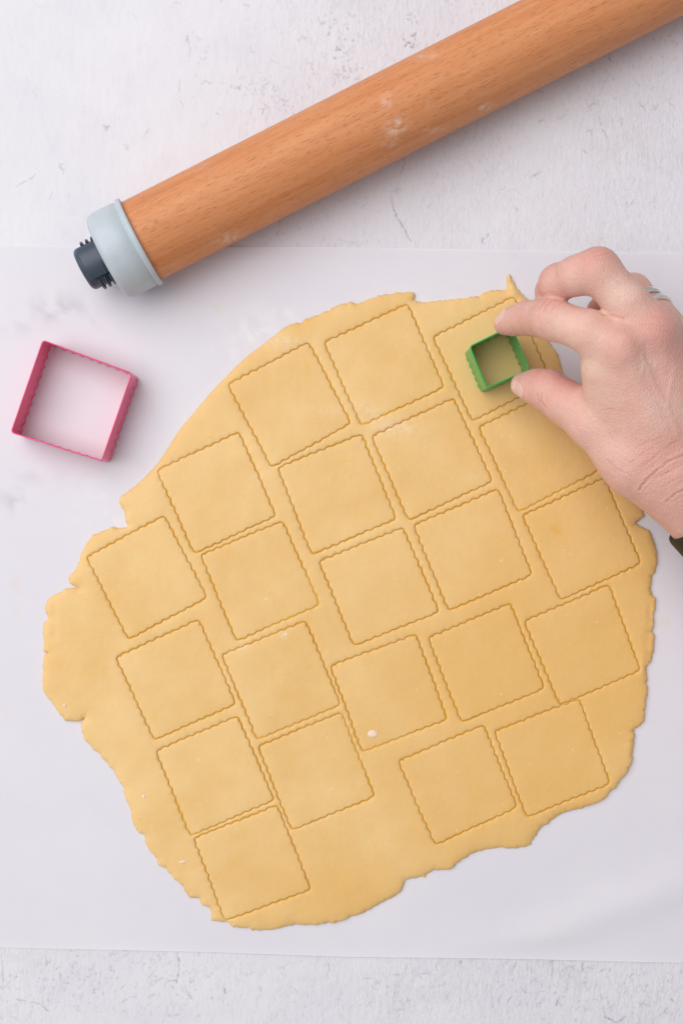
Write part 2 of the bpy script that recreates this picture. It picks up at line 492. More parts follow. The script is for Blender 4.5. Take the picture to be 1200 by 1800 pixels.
# ------------------------------------------------------------------ rolled dough: sheet with holes, and 22 cut squares
DH = 3.6          # thickness, mm
SQ = [
 ((401, 676), (542, 601), (617, 744), (477, 821), 'second scalloped dough square left of the green cutter, along the upper left edge'),
 ((570, 601), (716, 534), (781, 680), (635, 748), 'scalloped dough square at the top, right beside the one under the green cutter'),
 ((762, 592), (903, 521), (968, 668), (830, 740), 'scalloped dough square with the small green cutter standing in it'),
 ((276, 827), (420, 759), (485, 907), (342, 973), 'scalloped dough square nearest to the pink cutter'),
 ((488, 822), (636, 763), (696, 912), (549, 975), 'scalloped dough square between the flour dusted one and the one nearest the pink cutter'),
 ((653, 767), (798, 700), (865, 846), (719, 915), 'flour dusted scalloped dough square below left of the green cutter'),
 ((842, 751), (985, 681), (1053, 827), (911, 900), 'scalloped dough square partly covered by the thumb, below the green cutter'),
 ((152, 980), (289, 906), (364, 1051), (226, 1124), 'leftmost scalloped dough square with a corner at the torn left edge'),
 ((353, 976), (497, 916), (562, 1063), (416, 1127), 'scalloped dough square directly below the one nearest the pink cutter'),
 ((561, 987), (708, 927), (772, 1076), (622, 1135), 'scalloped dough square nearest the middle of the dough sheet'),
 ((727, 923), (876, 860), (935, 1010), (789, 1074), 'scalloped dough square left of the one with two yolk spots'),
 ((919, 906), (1062, 840), (1127, 990), (985, 1055), 'scalloped dough square with two small yolk spots, below the hand'),
 ((204, 1156), (349, 1089), (415, 1238), (271, 1301), 'scalloped dough square directly below the leftmost one'),
 ((390, 1152), (537, 1091), (599, 1240), (452, 1300), 'scalloped dough square left of the one with a white flake'),
 ((581, 1171), (731, 1115), (786, 1265), (637, 1322), 'scalloped dough square with a white flake near its lower left corner'),
 ((753, 1121), (897, 1061), (957, 1210), (811, 1270), 'faintly creased scalloped dough square right of the one with a white flake'),
 ((922, 1092), (1070, 1028), (1126, 1178), (984, 1240), 'scalloped dough square by the right edge, directly below the one with yolk spots'),
 ((274, 1321), (418, 1259), (482, 1407), (335, 1470), 'scalloped dough square directly above the bottommost one at lower left'),
 ((454, 1312), (600, 1253), (659, 1400), (513, 1460), 'scalloped dough square touching the lower left side of the one with a white flake'),
 ((700, 1338), (850, 1275), (909, 1419), (765, 1486), 'left one of the two scalloped dough squares nearest the lower right edge'),
 ((869, 1286), (1018, 1229), (1072, 1378), (926, 1437), 'right one of the two scalloped dough squares nearest the lower right edge'),
 ((341, 1474), (487, 1416), (547, 1564), (395, 1619), 'bottommost scalloped dough square with a corner breaking the lower left edge'),
]
OUT = [(209,882),(213,872),(234,857),(255,838),(277,814),(295,787),(312,760),(326,742),(342,723),(357,705),(372,688),(387,672),(400,659),(417,641),
 (435,625),(460,606),(480,591),(494,579),(507,571),(524,566),(542,560),(566,550),(592,537),(610,533),(630,531),(655,523),(680,517),(700,514),(725,514),(729,519),(726,527),(732,530),
 (755,530),(780,528),(800,524),(822,523),(842,521),(845,516),(858,511),(870,509),(882,509),(890,506),(891,496),(889,485),(895,481),(900,489),(905,498),(915,512),(926,526),(940,552),(955,580),(971,608),(979,625),(988,650),
 (1008,698),(1045,765),(1080,812),(1108,848),(1125,878),(1130,893),(1134,908),(1127,912),(1117,919),(1128,926),(1142,932),(1147,944),(1151,962),(1156,982),(1154,1000),(1145,1020),(1142,1040),(1144,1049),(1151,1051),(1150,1072),
 (1149,1102),(1150,1125),(1149,1142),(1145,1160),(1138,1174),(1139,1202),(1134,1240),(1131,1268),(1124,1277),(1114,1284),(1115,1302),(1110,1340),(1100,1362),(1080,1387),(1066,1401),(1050,1411),(1025,1419),(1005,1426),(985,1432),(972,1439),(962,1450),
 (946,1461),(941,1472),(935,1484),(922,1490),(900,1492),(875,1489),(850,1495),(832,1500),(820,1509),(807,1515),(798,1524),(789,1530),(765,1532),(745,1542),(728,1545),(714,1547),(711,1555),(708,1563),(700,1571),(683,1582),(665,1592),(645,1603),(627,1610),(608,1618),(590,1622),
 (560,1626),(535,1626),(515,1627),(490,1633),(467,1637),(450,1635),(435,1631),(420,1630),(405,1628),(396,1622),(384,1620),(372,1620),(371,1606),(367,1597),(352,1588),(349,1581),(334,1579),(325,1567),(321,1556),(314,1552),(300,1536),
 (287,1524),(277,1521),(274,1510),(257,1487),(252,1468),(242,1465),(236,1452),(231,1438),(229,1420),(221,1400),(212,1377),(202,1360),(187,1342),(175,1327),(160,1312),(147,1300),(142,1285),(141,1272),(144,1268),(148,1262),(145,1267),(139,1269),(122,1269),(110,1265),
 (100,1252),(90,1235),(77,1216),(74,1203),(75,1180),(75,1165),(76,1152),(82,1150),(86,1148),(80,1147),(77,1145),(75,1122),(76,1098),(85,1087),(79,1077),(79,1065),(87,1052),(102,1040),(117,1036),(136,1035),(127,1030),(120,1022),(119,1015),(132,1000),
 (142,977),(157,946),(175,935),(200,927),(224,927),(222,918),(219,906),(214,894)]

def toxy(px, py, z=DH):
    return P(px, py, z)[:2]

def rounded_quad(q, r=2.2, npc=10, nps=64):
    """q: 4 corners (mm). returns perimeter pts, outward normals, wave weight, side param"""
    q = np.asarray(q)
    pts = []; wv = []
    for i in range(4):
        a, b, c2 = q[i - 1], q[i], q[(i + 1) % 4]
        u = (a - b) / np.linalg.norm(a - b); w = (c2 - b) / np.linalg.norm(c2 - b)
        p0, p2 = b + u * r, b + w * r
        for k in range(npc):
            t = k / npc
            pts.append((1 - t) ** 2 * p0 + 2 * t * (1 - t) * b + t * t * p2); wv.append(0.0)
        d = q[(i + 1) % 4]
        w2 = (b - d) / np.linalg.norm(b - d)
        e0, e1 = p2, d + w2 * r
        for k in range(nps):
            t = k / nps
            pts.append(e0 + (e1 - e0) * t)
            wv.append((abs(math.sin(math.pi * 9 * t)) - 0.55))
    pts = np.array(pts); wv = np.array(wv)
    tan = np.roll(pts, -1, 0) - np.roll(pts, 1, 0)
    tan /= np.linalg.norm(tan, axis=1)[:, None]
    nrm = np.stack([tan[:, 1], -tan[:, 0]], 1)
    ctr = pts.mean(0)
    if ((pts - ctr) * nrm).sum() < 0: nrm = -nrm
    return pts, nrm, wv, ctr

def undul(x, y):
    return (fbm(x, y, 34, 41, 3) - 0.5) * 0.9 + (fbm(x, y, 9, 44, 2) - 0.5) * 0.16

def edge_profile(d):
    return -0.36 * np.exp(-d / 1.7) - 0.95 * np.clip(1 - d / 0.6, 0, 1) ** 2

AMP = 0.74
flour_spots = [(700, 752, 40, 16, 0.55), (560, 722, 50, 12, 0.22), (640, 718, 22, 12, 0.5), (655, 735, 40, 8, 0.28), (835, 838, 40, 12, 0.2), (800, 1400, 20, 30, 0.2), (430, 1138, 8, 5, 0.6), (500, 1116, 6, 6, 0.7), (480, 600, 60, 14, 0.4)]
yolk_spots = [(978, 932, 5, 5, 0.75), (983, 957, 4, 5, 0.6), (970, 800, 30, 30, 0.0)]
def px_of(V):
    k = PX * (CAM_H - V[:, 2]) / CAM_H
    return V[:, 0] / k + 600, 900 - V[:, 1] / k
def dough_attrs(o, V):
    x, y = px_of(V)
    attr(o, 'flour', blob(x, y, flour_spots)); attr(o, 'yolk', blob(x, y, yolk_spots))
    attr(o, 'rich', np.clip((blob(x, y, [(1010, 1250, 330, 420, 1.0), (600, 1560, 160, 90, 0.6)]) * (0.45 + 0.9 * fbm(x, y, 130, 52, 3))), 0, 0.75))

holes = []
squares = []
rs2 = np.random.RandomState(5)
for qi, sq in enumerate(SQ):
    q = [toxy(*c_) for c_ in sq[:4]]
    base, nrm, wv, ctr = rounded_quad(q)
    n = len(base)
    ph = np.arange(n) / n * 2 * np.pi
    wv = wv * (0.65 + 0.7 * vnoise(np.arange(n) * 1.0, np.full(n, qi * 7.3), 9, 29))
    jit = 0.06 * np.sin(ph * 31 + rs2.uniform(0, 6)) + 0.05 * np.sin(ph * 17 + rs2.uniform(0, 6)) + 0.10 * np.sin(ph * 3 + rs2.uniform(0, 6)) + 0.07 * np.sin(ph * 7 + rs2.uniform(0, 6))
    ins = np.clip(0.20 + 0.10 * np.sin(ph * 2 + rs2.uniform(0, 6)) + 0.10 * np.sin(ph * 9 + rs2.uniform(0, 6)) + 0.05 * np.sin(ph * 23 + rs2.uniform(0, 6)), 0.05, 0.6)       # groove opens and closes along the cut
    holes.append(base + nrm * (wv * AMP + jit + ins * 0.55)[:, None])
    prof = [(0.0, 'floor'), (0.0, 'wall'), (0.0, 'lip'), (0.0, None), (0.12, None), (0.3, None), (0.6, None), (1.1, None), (1.8, None), (2.8, None), (4.2, None), (6.5, None), (9.5, None), (13.0, None), (17.0, None), (21.0, None)]
    half = np.linalg.norm(base - ctr, axis=1)
    hs = 0.5 * np.linalg.norm(np.asarray(q[0]) - np.asarray(q[1]))
    V = []
    zoff = rs2.uniform(-0.10, 0.10); tilt = rs2.normal(0, 0.004, 2)
    for d, kind in prof:
        p = ctr + (base - ctr) * (1 - d / hs) + nrm * ((wv * AMP + jit - ins * 0.55) * max(0, 1 - d / 3.5) + (0.75 if kind == 'floor' else (0.55 if kind == 'wall' else 0)))[:, None]
        if kind == 'floor': z = np.full(n, 0.45)
        elif kind in ('wall', 'lip'): z = DH - 1.5 + undul(p[:, 0], p[:, 1])
        else:
            z = DH + undul(p[:, 0], p[:, 1]) + edge_profile(d) + zoff + (p - ctr) @ tilt
        V.append(np.column_stack([p, z]))
    V = np.concatenate(V)
    cz = DH + undul(ctr[0:1], ctr[1:2])[0] + zoff
    V = np.vstack([V, [ctr[0], ctr[1], cz]])
    R = len(prof); F = []
    for r in range(R - 1):
        for k in range(n):
            k2 = (k + 1) % n
            F.append((r * n + k, (r + 1) * n + k, (r + 1) * n + k2, r * n + k2))
    for k in range(n):
        F.append(((R - 1) * n + k, len(V) - 1, (R - 1) * n + (k + 1) % n))
    if ((q[1][0] - q[0][0]) * (q[2][1] - q[1][1]) - (q[1][1] - q[0][1]) * (q[2][0] - q[1][0])) > 0:
        F = [f[::-1] for f in F]
    F.append(tuple(range(n)))
    loc = np.array([ctr[0], ctr[1], 0])
    o = mesh_obj('dough_square', V - loc, F, MAT_DOUGH, loc=loc)
    dough_attrs(o, V)
    attr(o, 'cut', np.concatenate([np.repeat([1.0, 1.0, 1.0, 0.8, 0.2] + [0.0] * (len(prof) - 5), n), [0.0]]))
    tag(o, sq[4], 'dough square', 'squares cut in the rolled dough')
    squares.append((o, np.asarray(q)))

# sheet
o_px = np.array(OUT, float)
poly = []
rj = np.random.RandomState(3)
for i in range(len(o_px)):
    p0, p1, p2, p3 = o_px[i - 1], o_px[i], o_px[(i + 1) % len(o_px)], o_px[(i + 2) % len(o_px)]
    L = np.linalg.norm(p2 - p1); m = max(2, int(L / 3.0))
    for k in range(m):
        t = k / m
        lin = p1 + (p2 - p1) * t
        cr = 0.5 * (2 * p1 + (p2 - p0) * t + (2 * p0 - 5 * p1 + 4 * p2 - p3) * t * t + (3 * p1 - p0 - 3 * p2 + p3) * t ** 3)
        p = 0.5 * lin + 0.5 * cr
        smooth_side = p[1] < 880 and p[0] < 520
        rough = 0.2 if smooth_side else 0.55
        q_ = np.array([[p[0], p[1]]])
        wob = np.array([fbm(q_[:, 0], q_[:, 1], 10, 71, 3)[0] - 0.5, fbm(q_[:, 0], q_[:, 1], 10, 75, 3)[0] - 0.5]) * (1.0 if smooth_side else 7.0)
        poly.append(p + rj.normal(0, rough, 2) + wob)
outer = np.array([toxy(x, y, 2.0) for x, y in poly])
allb = [outer] + holes
pts = []; edges = []
for b in allb:
    s = len(pts); pts += [tuple(p) for p in b]
    edges += [(s + k, s + (k + 1) % len(b)) for k in range(len(b))]
nb_ = len(pts)
# boundary segments for the distance field
SA = np.concatenate(allb); SB = np.concatenate([np.roll(b, -1, 0) for b in allb])
from mathutils.kdtree import KDTree
dense = np.concatenate([SA, (SA + SB) / 2])
kd = KDTree(len(dense))
for i, p in enumerate(dense): kd.insert((p[0], p[1], 0), i)
kd.balance()
def bdist(P2):
    return np.array([kd.find((p[0], p[1], 0))[2] for p in P2])
def offs(b, d, sgn, step):
    tan = np.roll(b, -2, 0) - np.roll(b, 2, 0)
    tan /= np.linalg.norm(tan, axis=1)[:, None] + 1e-9
    nr = np.stack([tan[:, 1], -tan[:, 0]], 1)
    area = 0.5 * np.sum(b[:, 0] * np.roll(b[:, 1], -1) - b[:, 1] * np.roll(b[:, 0], -1))
    if area < 0: nr = -nr            # nr outward
    return (b + sgn * nr * d)[::step]
cand = []
for bi, b in enumerate(allb):
    sg = -1 if bi == 0 else 1
    for d, st in ((0.3, 1), (0.7, 2), (1.3, 2), (2.2, 3)):
        c_ = offs(b, d, sg, st)
        dd = bdist(c_)
        cand.append(c_[dd > d * 0.82])
gx = np.arange(outer[:, 0].min(), outer[:, 0].max(), 1.7); gy = np.arange(outer[:, 1].min(), outer[:, 1].max(), 1.7)
G = np.stack(np.meshgrid(gx, gy, indexing='ij'), 2).reshape(-1, 2)
G = G + np.random.RandomState(1).uniform(-0.25, 0.25, G.shape)
G = G[inside(G, outer)]
keep = np.ones(len(G), bool)
for h in holes: keep &= ~inside(G, h)
G = G[keep]; G = G[bdist(G) > 2.5]
C = np.concatenate(cand + [G])
ok = inside(C, outer)
for h in holes: ok &= ~inside(C, h)
C = C[ok]
pts2 = [Vector(p) for p in pts] + [Vector((p[0], p[1])) for p in C]
rv, re, rf, ov, oe, of = delaunay_2d_cdt(pts2, edges, [], 0, 1e-5)
RV = np.array([(p[0], p[1]) for p in rv])
RF = np.array([f for f in rf if len(f) == 3])
cen = RV[RF].mean(1)
ok = inside(cen, outer)
for h in holes: ok &= ~inside(cen, h)
RF = RF[ok]
used = np.unique(RF); remap = -np.ones(len(RV), int); remap[used] = np.arange(len(used))
RV = RV[used]; RF = remap[RF]
d_all = bdist(RV)
kdo = seg_dist(RV, outer, True)
isb_out = kdo < 0.02
Z = DH + undul(RV[:, 0], RV[:, 1]) + edge_profile(np.where(d_all < 0.03, 0, d_all))
th = 0.8 + 1.3 * vnoise(RV[:, 0], RV[:, 1], 12, 61)           # the rim thins out unevenly
Z -= th * np.exp(-kdo / 3.0) * 1.0 + 0.5 * (fbm(RV[:, 0], RV[:, 1], 3.0, 66, 2) - 0.5) * np.exp(-kdo / 2.5)
Z -= 0.5 * np.clip(1 - kdo / 1.0, 0, 1) ** 2
ZG = 0
for pl, w, dep in [(((1143, 1066), (1140, 1110), (1136, 1150), (1134, 1170)), 0.9, 0.7), (((100, 1141), (112, 1136)), 0.5, 0.35), (((152, 1254), (160, 1246)), 0.5, 0.35),
                   (((1132, 1150), (1128, 1185)), 1.6, -0.55), (((1108, 1300), (1104, 1330), (1106, 1350)), 2.2, -0.5), (((1010, 1419), (1024, 1426)), 0.7, 0.7),
                   (((95, 1060), (97, 1090), (94, 1120)), 1.4, 0.5), (((710, 1536), (711, 1548)), 0.7, 1.0), (((510, 1622), (514, 1628)), 0.7, 0.8), (((905, 515), (896, 498), (894, 486)), 1.2, -0.9), (((742, 1538), (745, 1543)), 0.6, 0.8), (((560, 690), (562, 600)), 0.1, 0.0)]:
    dd = seg_dist(RV, np.array([toxy(*p) for p in pl]))
    Z -= dep * np.exp(-(dd / w) ** 2)
Z = np.maximum(Z, 0.8)
V = np.column_stack([RV, Z])
# orient up
a, b, c_ = V[RF[:, 0], :2], V[RF[:, 1], :2], V[RF[:, 2], :2]
cr = (b[:, 0] - a[:, 0]) * (c_[:, 1] - a[:, 1]) - (b[:, 1] - a[:, 1]) * (c_[:, 0] - a[:, 0])
RF[cr < 0] = RF[cr < 0][:, ::-1]
# side walls down to the paper
E = np.concatenate([RF[:, [0, 1]], RF[:, [1, 2]], RF[:, [2, 0]]])
key = np.sort(E, 1)
u, idx, cnt = np.unique(key, axis=0, return_index=True, return_counts=True)
BE = E[idx[cnt == 1]]
bv = np.unique(BE); mp = -np.ones(len(V), int); mp[bv] = np.arange(len(bv)) + len(V)
low = V[bv].copy(); low[:, 2] = 0.45
V2 = np.vstack([V, low])
walls = np.concatenate([np.column_stack([BE[:, 1], BE[:, 0], mp[BE[:, 0]]]), np.column_stack([BE[:, 1], mp[BE[:, 0]], mp[BE[:, 1]]])])
sheet = mesh_obj('dough_sheet', V2, np.concatenate([RF, walls]), MAT_DOUGH)
dough_attrs(sheet, V2)
hd = bdist(V2[:, :2]); ho = seg_dist(V2[:, :2], outer, True)
attr(sheet, 'cut', np.where(ho > 0.4, np.clip(1 - hd / 0.3, 0, 1), 0))
tag(sheet, 'rolled yellow dough sheet with ragged torn edges, left around the cut squares', 'dough')

# tiny flakes lying in the dough
def flake(px, py, r, parent, z=None, ex=1.0, ang=0.0):
    rf_ = np.random.RandomState(int(px * 7 + py))
    c0 = np.array(P(px, py, DH))
    z0 = DH + undul(c0[0:1], c0[1:2])[0]
    V = []; F = []; n = 10
    for ring, (s, h) in enumerate(((1.0, -0.25), (0.85, 0.16), (0.4, 0.28))):
        for k in range(n):
            a = 2 * math.pi * k / n
            rr = r * s * (0.8 + 0.4 * vnoise(np.array([k * 3.1]), np.array([px]), 2.0, 3)[0])
            x, y = rr * math.cos(a) * ex, rr * math.sin(a)
            V.append((x * math.cos(ang) - y * math.sin(ang), x * math.sin(ang) + y * math.cos(ang), h))
    for ring in range(2):
        for k in range(n):
            F.append((ring * n + k, ring * n + (k + 1) % n, (ring + 1) * n + (k + 1) % n, (ring + 1) * n + k))
    F.append(tuple(2 * n + k for k in range(n)))
    V = np.array(V) + np.array([c0[0], c0[1], z0])
    loc = np.array(parent.location) / MM
    return mesh_obj('flake', V - loc, F, MAT_FLAKE, parent=parent)
flake(655, 1290, 2.3, squares[14][0], ex=1.25, ang=0.1)
flake(253, 1401, 1.2, sheet, ex=0.8)
flake(321, 1515, 0.8, sheet, ex=2.6, ang=0.15)
flake(503, 1115, 1.0, squares[13][0], ex=0.9)
flake(114, 1240, 0.8, sheet, ex=1.4, ang=0.5)

# ------------------------------------------------------------------ lathe helper (axis = local X)
def lathe(profile, n=72, a0=0.0, a1=2 * math.pi, closed_profile=False):
    full = abs(a1 - a0 - 2 * math.pi) < 1e-6
    m = n if full else n + 1
    V = []; F = []
    for x, r in profile:
        for k in range(m):
            a = a0 + (a1 - a0) * k / n
            V.append((x, r * math.sin(a), r * math.cos(a)))     # angle 0 = up
    rings = len(profile)
    rr = rings if closed_profile else rings - 1
    for i in range(rr):
        j = (i + 1) % rings
        for k in range(n):
            k2 = (k + 1) % m
            F.append((i * m + k, i * m + k2, j * m + k2, j * m + k))
    if not full and closed_profile:
        F.append(tuple(i * m for i in range(rings))[::-1]); F.append(tuple(i * m + n for i in range(rings)))
    if full and not closed_profile:
        F.append(tuple(range(m))[::-1]); F.append(tuple((rings - 1) * m + k for k in range(m)))
    return V, F

# ------------------------------------------------------------------ rolling pin
CAPR = 23.6
A0 = P(247, 425, CAPR); A1 = P(1075, 5, CAPR)
axis = (A1 - A0); axis /= np.linalg.norm(axis)
pin = empty('rolling_pin', (A0[0], A0[1], 0))
pin.rotation_euler = (0, 0, math.atan2(axis[1], axis[0]))
tag(pin, 'wooden rolling pin with pale blue end cap lying across the upper right', 'rolling pin')
BL = 410.0; BR_ = 21.9
prof = [(0.0, BR_ - 2), (0.2, BR_ - 0.4), (0.8, BR_)]
prof += [(x, BR_) for x in np.linspace(4, BL - 4, 90)]
prof += [(BL - 0.8, BR_), (BL - 0.2, BR_ - 0.4), (BL, BR_ - 2)]
V, F = lathe(prof, 96)
V = np.array(V); V[:, 2] += CAPR
barrel = mesh_obj('barrel', V, F, MAT_WOOD, pin)
Mw = np.array(Matrix.Rotation(pin.rotation_euler[2], 3, 'Z'))
Wd = V @ Mw.T + np.array([A0[0], A0[1], 0])
bx, by = px_of(Wd)
topm = (V[:, 2] > CAPR)
attr(barrel, 'flour', blob(bx, by, [(696, 224, 15, 15, 1.0), (677, 180, 6, 10, 0.95), (686, 252, 12, 6, 0.6), (760, 228, 40, 6, 0.3), (852, 188, 12, 5, 0.8), (756, 183, 8, 5, 0.4), (745, 98, 26, 8, 0.35), (405, 420, 26, 10, 0.6), (345, 295, 20, 8, 0.3)]) * topm * 0.75)

def cap(sign, x0):
    p = [(0.6, BR_ + 0.25), (0.6, CAPR + 0.3), (0.2, CAPR + 0.7), (-1.6, CAPR + 0.7), (-2.0, CAPR + 0.4), (-2.2, CAPR - 0.55), (-2.7, CAPR - 0.6), (-3.2, CAPR - 0.1), (-10, CAPR + 0.1), (-15.5, CAPR - 0.05),
         (-17.6, CAPR - 0.5), (-19.2, CAPR - 1.7), (-20.1, CAPR - 3.6), (-20.4, CAPR - 6.4), (-20.4, 13.0), (-19.9, 12.4)]
    V, F = lathe(p, 96)
    V = np.array(V); V[:, 0] = V[:, 0] * sign + x0; V[:, 2] += CAPR
    if sign < 0: F = [f[::-1] for f in F]
    c0 = mesh_obj('end_cap', V, F, MAT_CAP, pin)
    return c0
def stub(sign, x0):
    p = [(-19.5, 11.6), (-31.6, 11.5), (-32.8, 11.0), (-33.6, 9.8), (-33.9, 7.5), (-33.9, 0.5)]
    V, F = lathe(p, 64)
    V = np.array(V); V[:, 0] = V[:, 0] * sign + x0; V[:, 2] += CAPR
    if sign < 0: F = [f[::-1] for f in F]
    s = mesh_obj('screw_end', V, F, MAT_DARK, pin)
    g = math.radians(52)
    for k in range(3):
        x = -21.6 - k * 3.0
        prf = [(x + 0.95, 11.2), (x + 0.45, 13.5), (x - 0.45, 13.5), (x - 0.95, 11.2)]
        for a0, a1 in ((g, math.pi - 0.5), (math.pi + 0.5, 2 * math.pi - g)):
            V, F = lathe(prf, 26, a0, a1, True)
            V = np.array(V); V[:, 0] = V[:, 0] * sign + x0; V[:, 2] += CAPR
            mesh_obj('thread', V, F, MAT_DARK, s, smooth=False)
    prf = [(-20.2, 11.2), (-20.2, 12.7), (-30.6, 12.7), (-31.4, 12.3), (-31.8, 11.2)]
    V, F = lathe(prf, 26, -g + 0.12, g - 0.12, True)
    V = np.array(V); V[:, 0] = V[:, 0] * sign + x0; V[:, 2] += CAPR
    mesh_obj('grip_plate', V, F, MAT_DARK, s, smooth=False)
    prf = [(-22.0, 12.5), (-22.0, 13.3), (-23.6, 13.3), (-23.6, 12.5)]
    V, F = lathe(prf, 12, g - 0.62, g - 0.14, True)
    V = np.array(V); V[:, 1] *= -1; V[:, 0] = V[:, 0] * sign + x0; V[:, 2] += CAPR
    mesh_obj('grip_rib', V, [f[::-1] for f in F], MAT_DARK, s, smooth=False)
cap(1, 0.0); stub(1, 0.0)
cap(-1, BL); stub(-1, BL)

# ------------------------------------------------------------------ cookie cutters
def cutter(name, corners_px, ztop, zbot, mat, waves, amp, label, seam_side):
    q = [P(x, y, ztop)[:2] for x, y in corners_px]
    base, nrm, wv, ctr = rounded_quad(q, 2.0, 10, 72)
    n = len(base)
    # recount the waves for this cutter
    wv2 = []
    for i in range(4):
        wv2 += [0.0] * 10
        wv2 += [(abs(math.sin(math.pi * waves * k / 72)) - 0.5) for k in range(72)]
    wv2 = np.array(wv2)
    H = ztop - zbot
    lev = [0.0, 0.06, 0.14, 0.25, 0.4, 0.55, 0.68, 0.8, 0.9, 0.96, 1.0]
    T = 0.18
    V = []
    for side in (1, -1):
        for l in lev:
            f = np.clip((l - 0.35) / 0.6, 0, 1); f = f * f * (3 - 2 * f)
            f = 1 - np.clip((l - 0.05) / 0.55, 0, 1)
            f = f * f * (3 - 2 * f)
            rim = 0.17 if l >= 0.96 else 0.0
            p = base + nrm * (wv2 * amp * f + side * (T + rim) + 0.25 * f)[:, None]
            V.append(np.column_stack([p, np.full(n, zbot + H * l)]))
    V = np.concatenate(V)
    L = len(lev); F = []
    for s in range(2):
        for r in range(L - 1):
            for k in range(n):
                k2 = (k + 1) % n
                a = s * L * n
                f = (a + r * n + k, a + r * n + k2, a + (r + 1) * n + k2, a + (r + 1) * n + k)
                F.append(f if s == 1 else f[::-1])
    for k in range(n):
        k2 = (k + 1) % n
        F.append(((L - 1) * n + k, (L - 1) * n + k2, (2 * L - 1) * n + k2, (2 * L - 1) * n + k)[::-1])
        F.append((k, k2, L * n + k2, L * n + k))
    loc = np.array([ctr[0], ctr[1], 0])
    o = empty(name, loc)
    tag(o, label, 'cookie cutter')
    w = mesh_obj('wall', V - loc, F, mat, o)
    # overlap where the strip is joined
    i0 = seam_side * 82 + 10 + 36
    sl = [(i0 + k) % n for k in range(-3, 4)]
    V = []; 
    for l in (0.03, 0.2, 0.4, 0.7, 0.97):
        f = 1 - np.clip((l - 0.05) / 0.55, 0, 1); f = f * f * (3 - 2 * f)
        for k in sl:
            V.append(np.append(base[k] + nrm[k] * (wv2[k] * amp * f + T + 0.12 + 0.25 * f + (0.17 if l > 0.95 else 0)), zbot + H * l))
    V = np.array(V); m = len(sl)
    Vi = V.copy()
    for j in range(len(V)): Vi[j, :2] -= nrm[sl[j % m]] * 0.3
    F = []
    N = len(V)
    for r in range(4):
        for k in range(m - 1):
            F.append((r * m + k, r * m + k + 1, (r + 1) * m + k + 1, (r + 1) * m + k))
            F.append((N + r * m + k, N + (r + 1) * m + k, N + (r + 1) * m + k + 1, N + r * m + k + 1))
    for r in range(4):
        for k in (0, m - 1):
            F.append((r * m + k, (r + 1) * m + k, N + (r + 1) * m + k, N + r * m + k))
    for k in range(m - 1):
        F.append((4 * m + k, 4 * m + k + 1, N + 4 * m + k + 1, N + 4 * m + k))
    mesh_obj('seam', np.vstack([V, Vi]) - loc, F, mat, o, smooth=False)
    return o
cutter('cookie_cutter', [(76, 598), (232, 656), (179, 810), (20, 760)], 19.6, 0.5, MAT_PINK, 9, 0.95,
       'empty pink square cookie cutter standing on the paper left of the dough', 2)
cutter('cookie_cutter', [(825, 609), (898, 574), (930, 649), (855, 682)], 25.6, 1.2, MAT_GREEN, 5, 0.8,
       'small green square cookie cutter held between thumb and finger on the dough', 0)

# ------------------------------------------------------------------ hand (one continuous surface from a signed distance field)
def J(px, py, z, r):
    return (P(px, py, z), r)
def smin(a, b, k):
    h = np.maximum(k - np.abs(a - b), 0) / k
    return np.minimum(a, b) - h * h * k * 0.25
def cone(p, A, B):
    a, ra = A; b, rb = B
    ab = b - a
    L = float(ab @ ab)
    t = np.clip(((p - a) @ ab) / L, 0, 1)
    q = p - a - t[:, None] * ab
    return np.sqrt((q * q).sum(1)) - (ra + (rb - ra) * t)

IDX = [J(1092, 612, 77, 11.6), J(1035, 583, 76, 9.9), J(968, 561, 66, 9.6), J(948, 559, 56, 8.7), J(926, 559, 46, 8.2), J(904, 564, 38, 7.0), J(887, 570, 33.2, 5.6)]
MID = [J(1148, 584, 76, 11.3), J(1099, 531, 80.5, 9.9), J(1049, 475, 81, 10.3), J(1014, 484, 76, 9.1), J(980, 497, 66, 8.7), J(971, 512, 55, 8.0), J(966, 530, 44, 7.0)]
RNG = [J(1203, 614, 55, 11.0), J(1157, 562, 56, 8.8), J(1110, 514, 51, 8.9), J(1082, 530, 47, 8.2), J(1060, 548, 40, 7.8), J(1052, 566, 33, 7.0)]
PNK = [J(1252, 660, 43, 10.5), J(1208, 625, 38, 8.0), J(1165, 600, 34, 7.8), J(1135, 610, 29, 7.0), J(1115, 628, 25, 6.3)]
THB = [J(1118, 812, 54, 15.5), J(1044, 746, 51, 12.2), J(994, 708, 44, 10.8), J(962, 686, 38, 10.2), J(940, 680, 32, 8.6), J(918, 676, 27, 6.2)]
PALM = [(J(1172, 800, 61.5, 14.5), IDX[0]), (J(1205, 800, 54, 15), MID[0]), (J(1235, 800, 51, 15), RNG[0]), (J(1262, 812, 44, 14), PNK[0]),
        (J(1145, 690, 60, 15), J(1200, 800, 53, 17)), (J(1195, 670, 50, 14), J(1230, 790, 46, 16)),
        (J(1142, 700, 60, 16), J(1120, 790, 54, 14)),
        (THB[0], J(1183, 842, 54, 17)),
        (J(1183, 842, 54, 17.2), J(1310, 985, 52, 19.5)), (J(1310, 985, 52, 19.5), J(1560, 1265, 52, 25)),
        (J(1255, 775, 44, 16), J(1380, 905, 52, 18)), (J(1380, 905, 52, 18), J(1640, 1190, 52, 24)),
        (J(1215, 805, 52, 17.5), J(1345, 945, 54, 20)), (J(1345, 945, 54, 20), J(1600, 1228, 54, 26))]
WEB = [(J(1068, 650, 68, 9.5), J(1066, 706, 58, 9.5)), (J(1080, 640, 68, 11), J(1110, 720, 60, 13))]

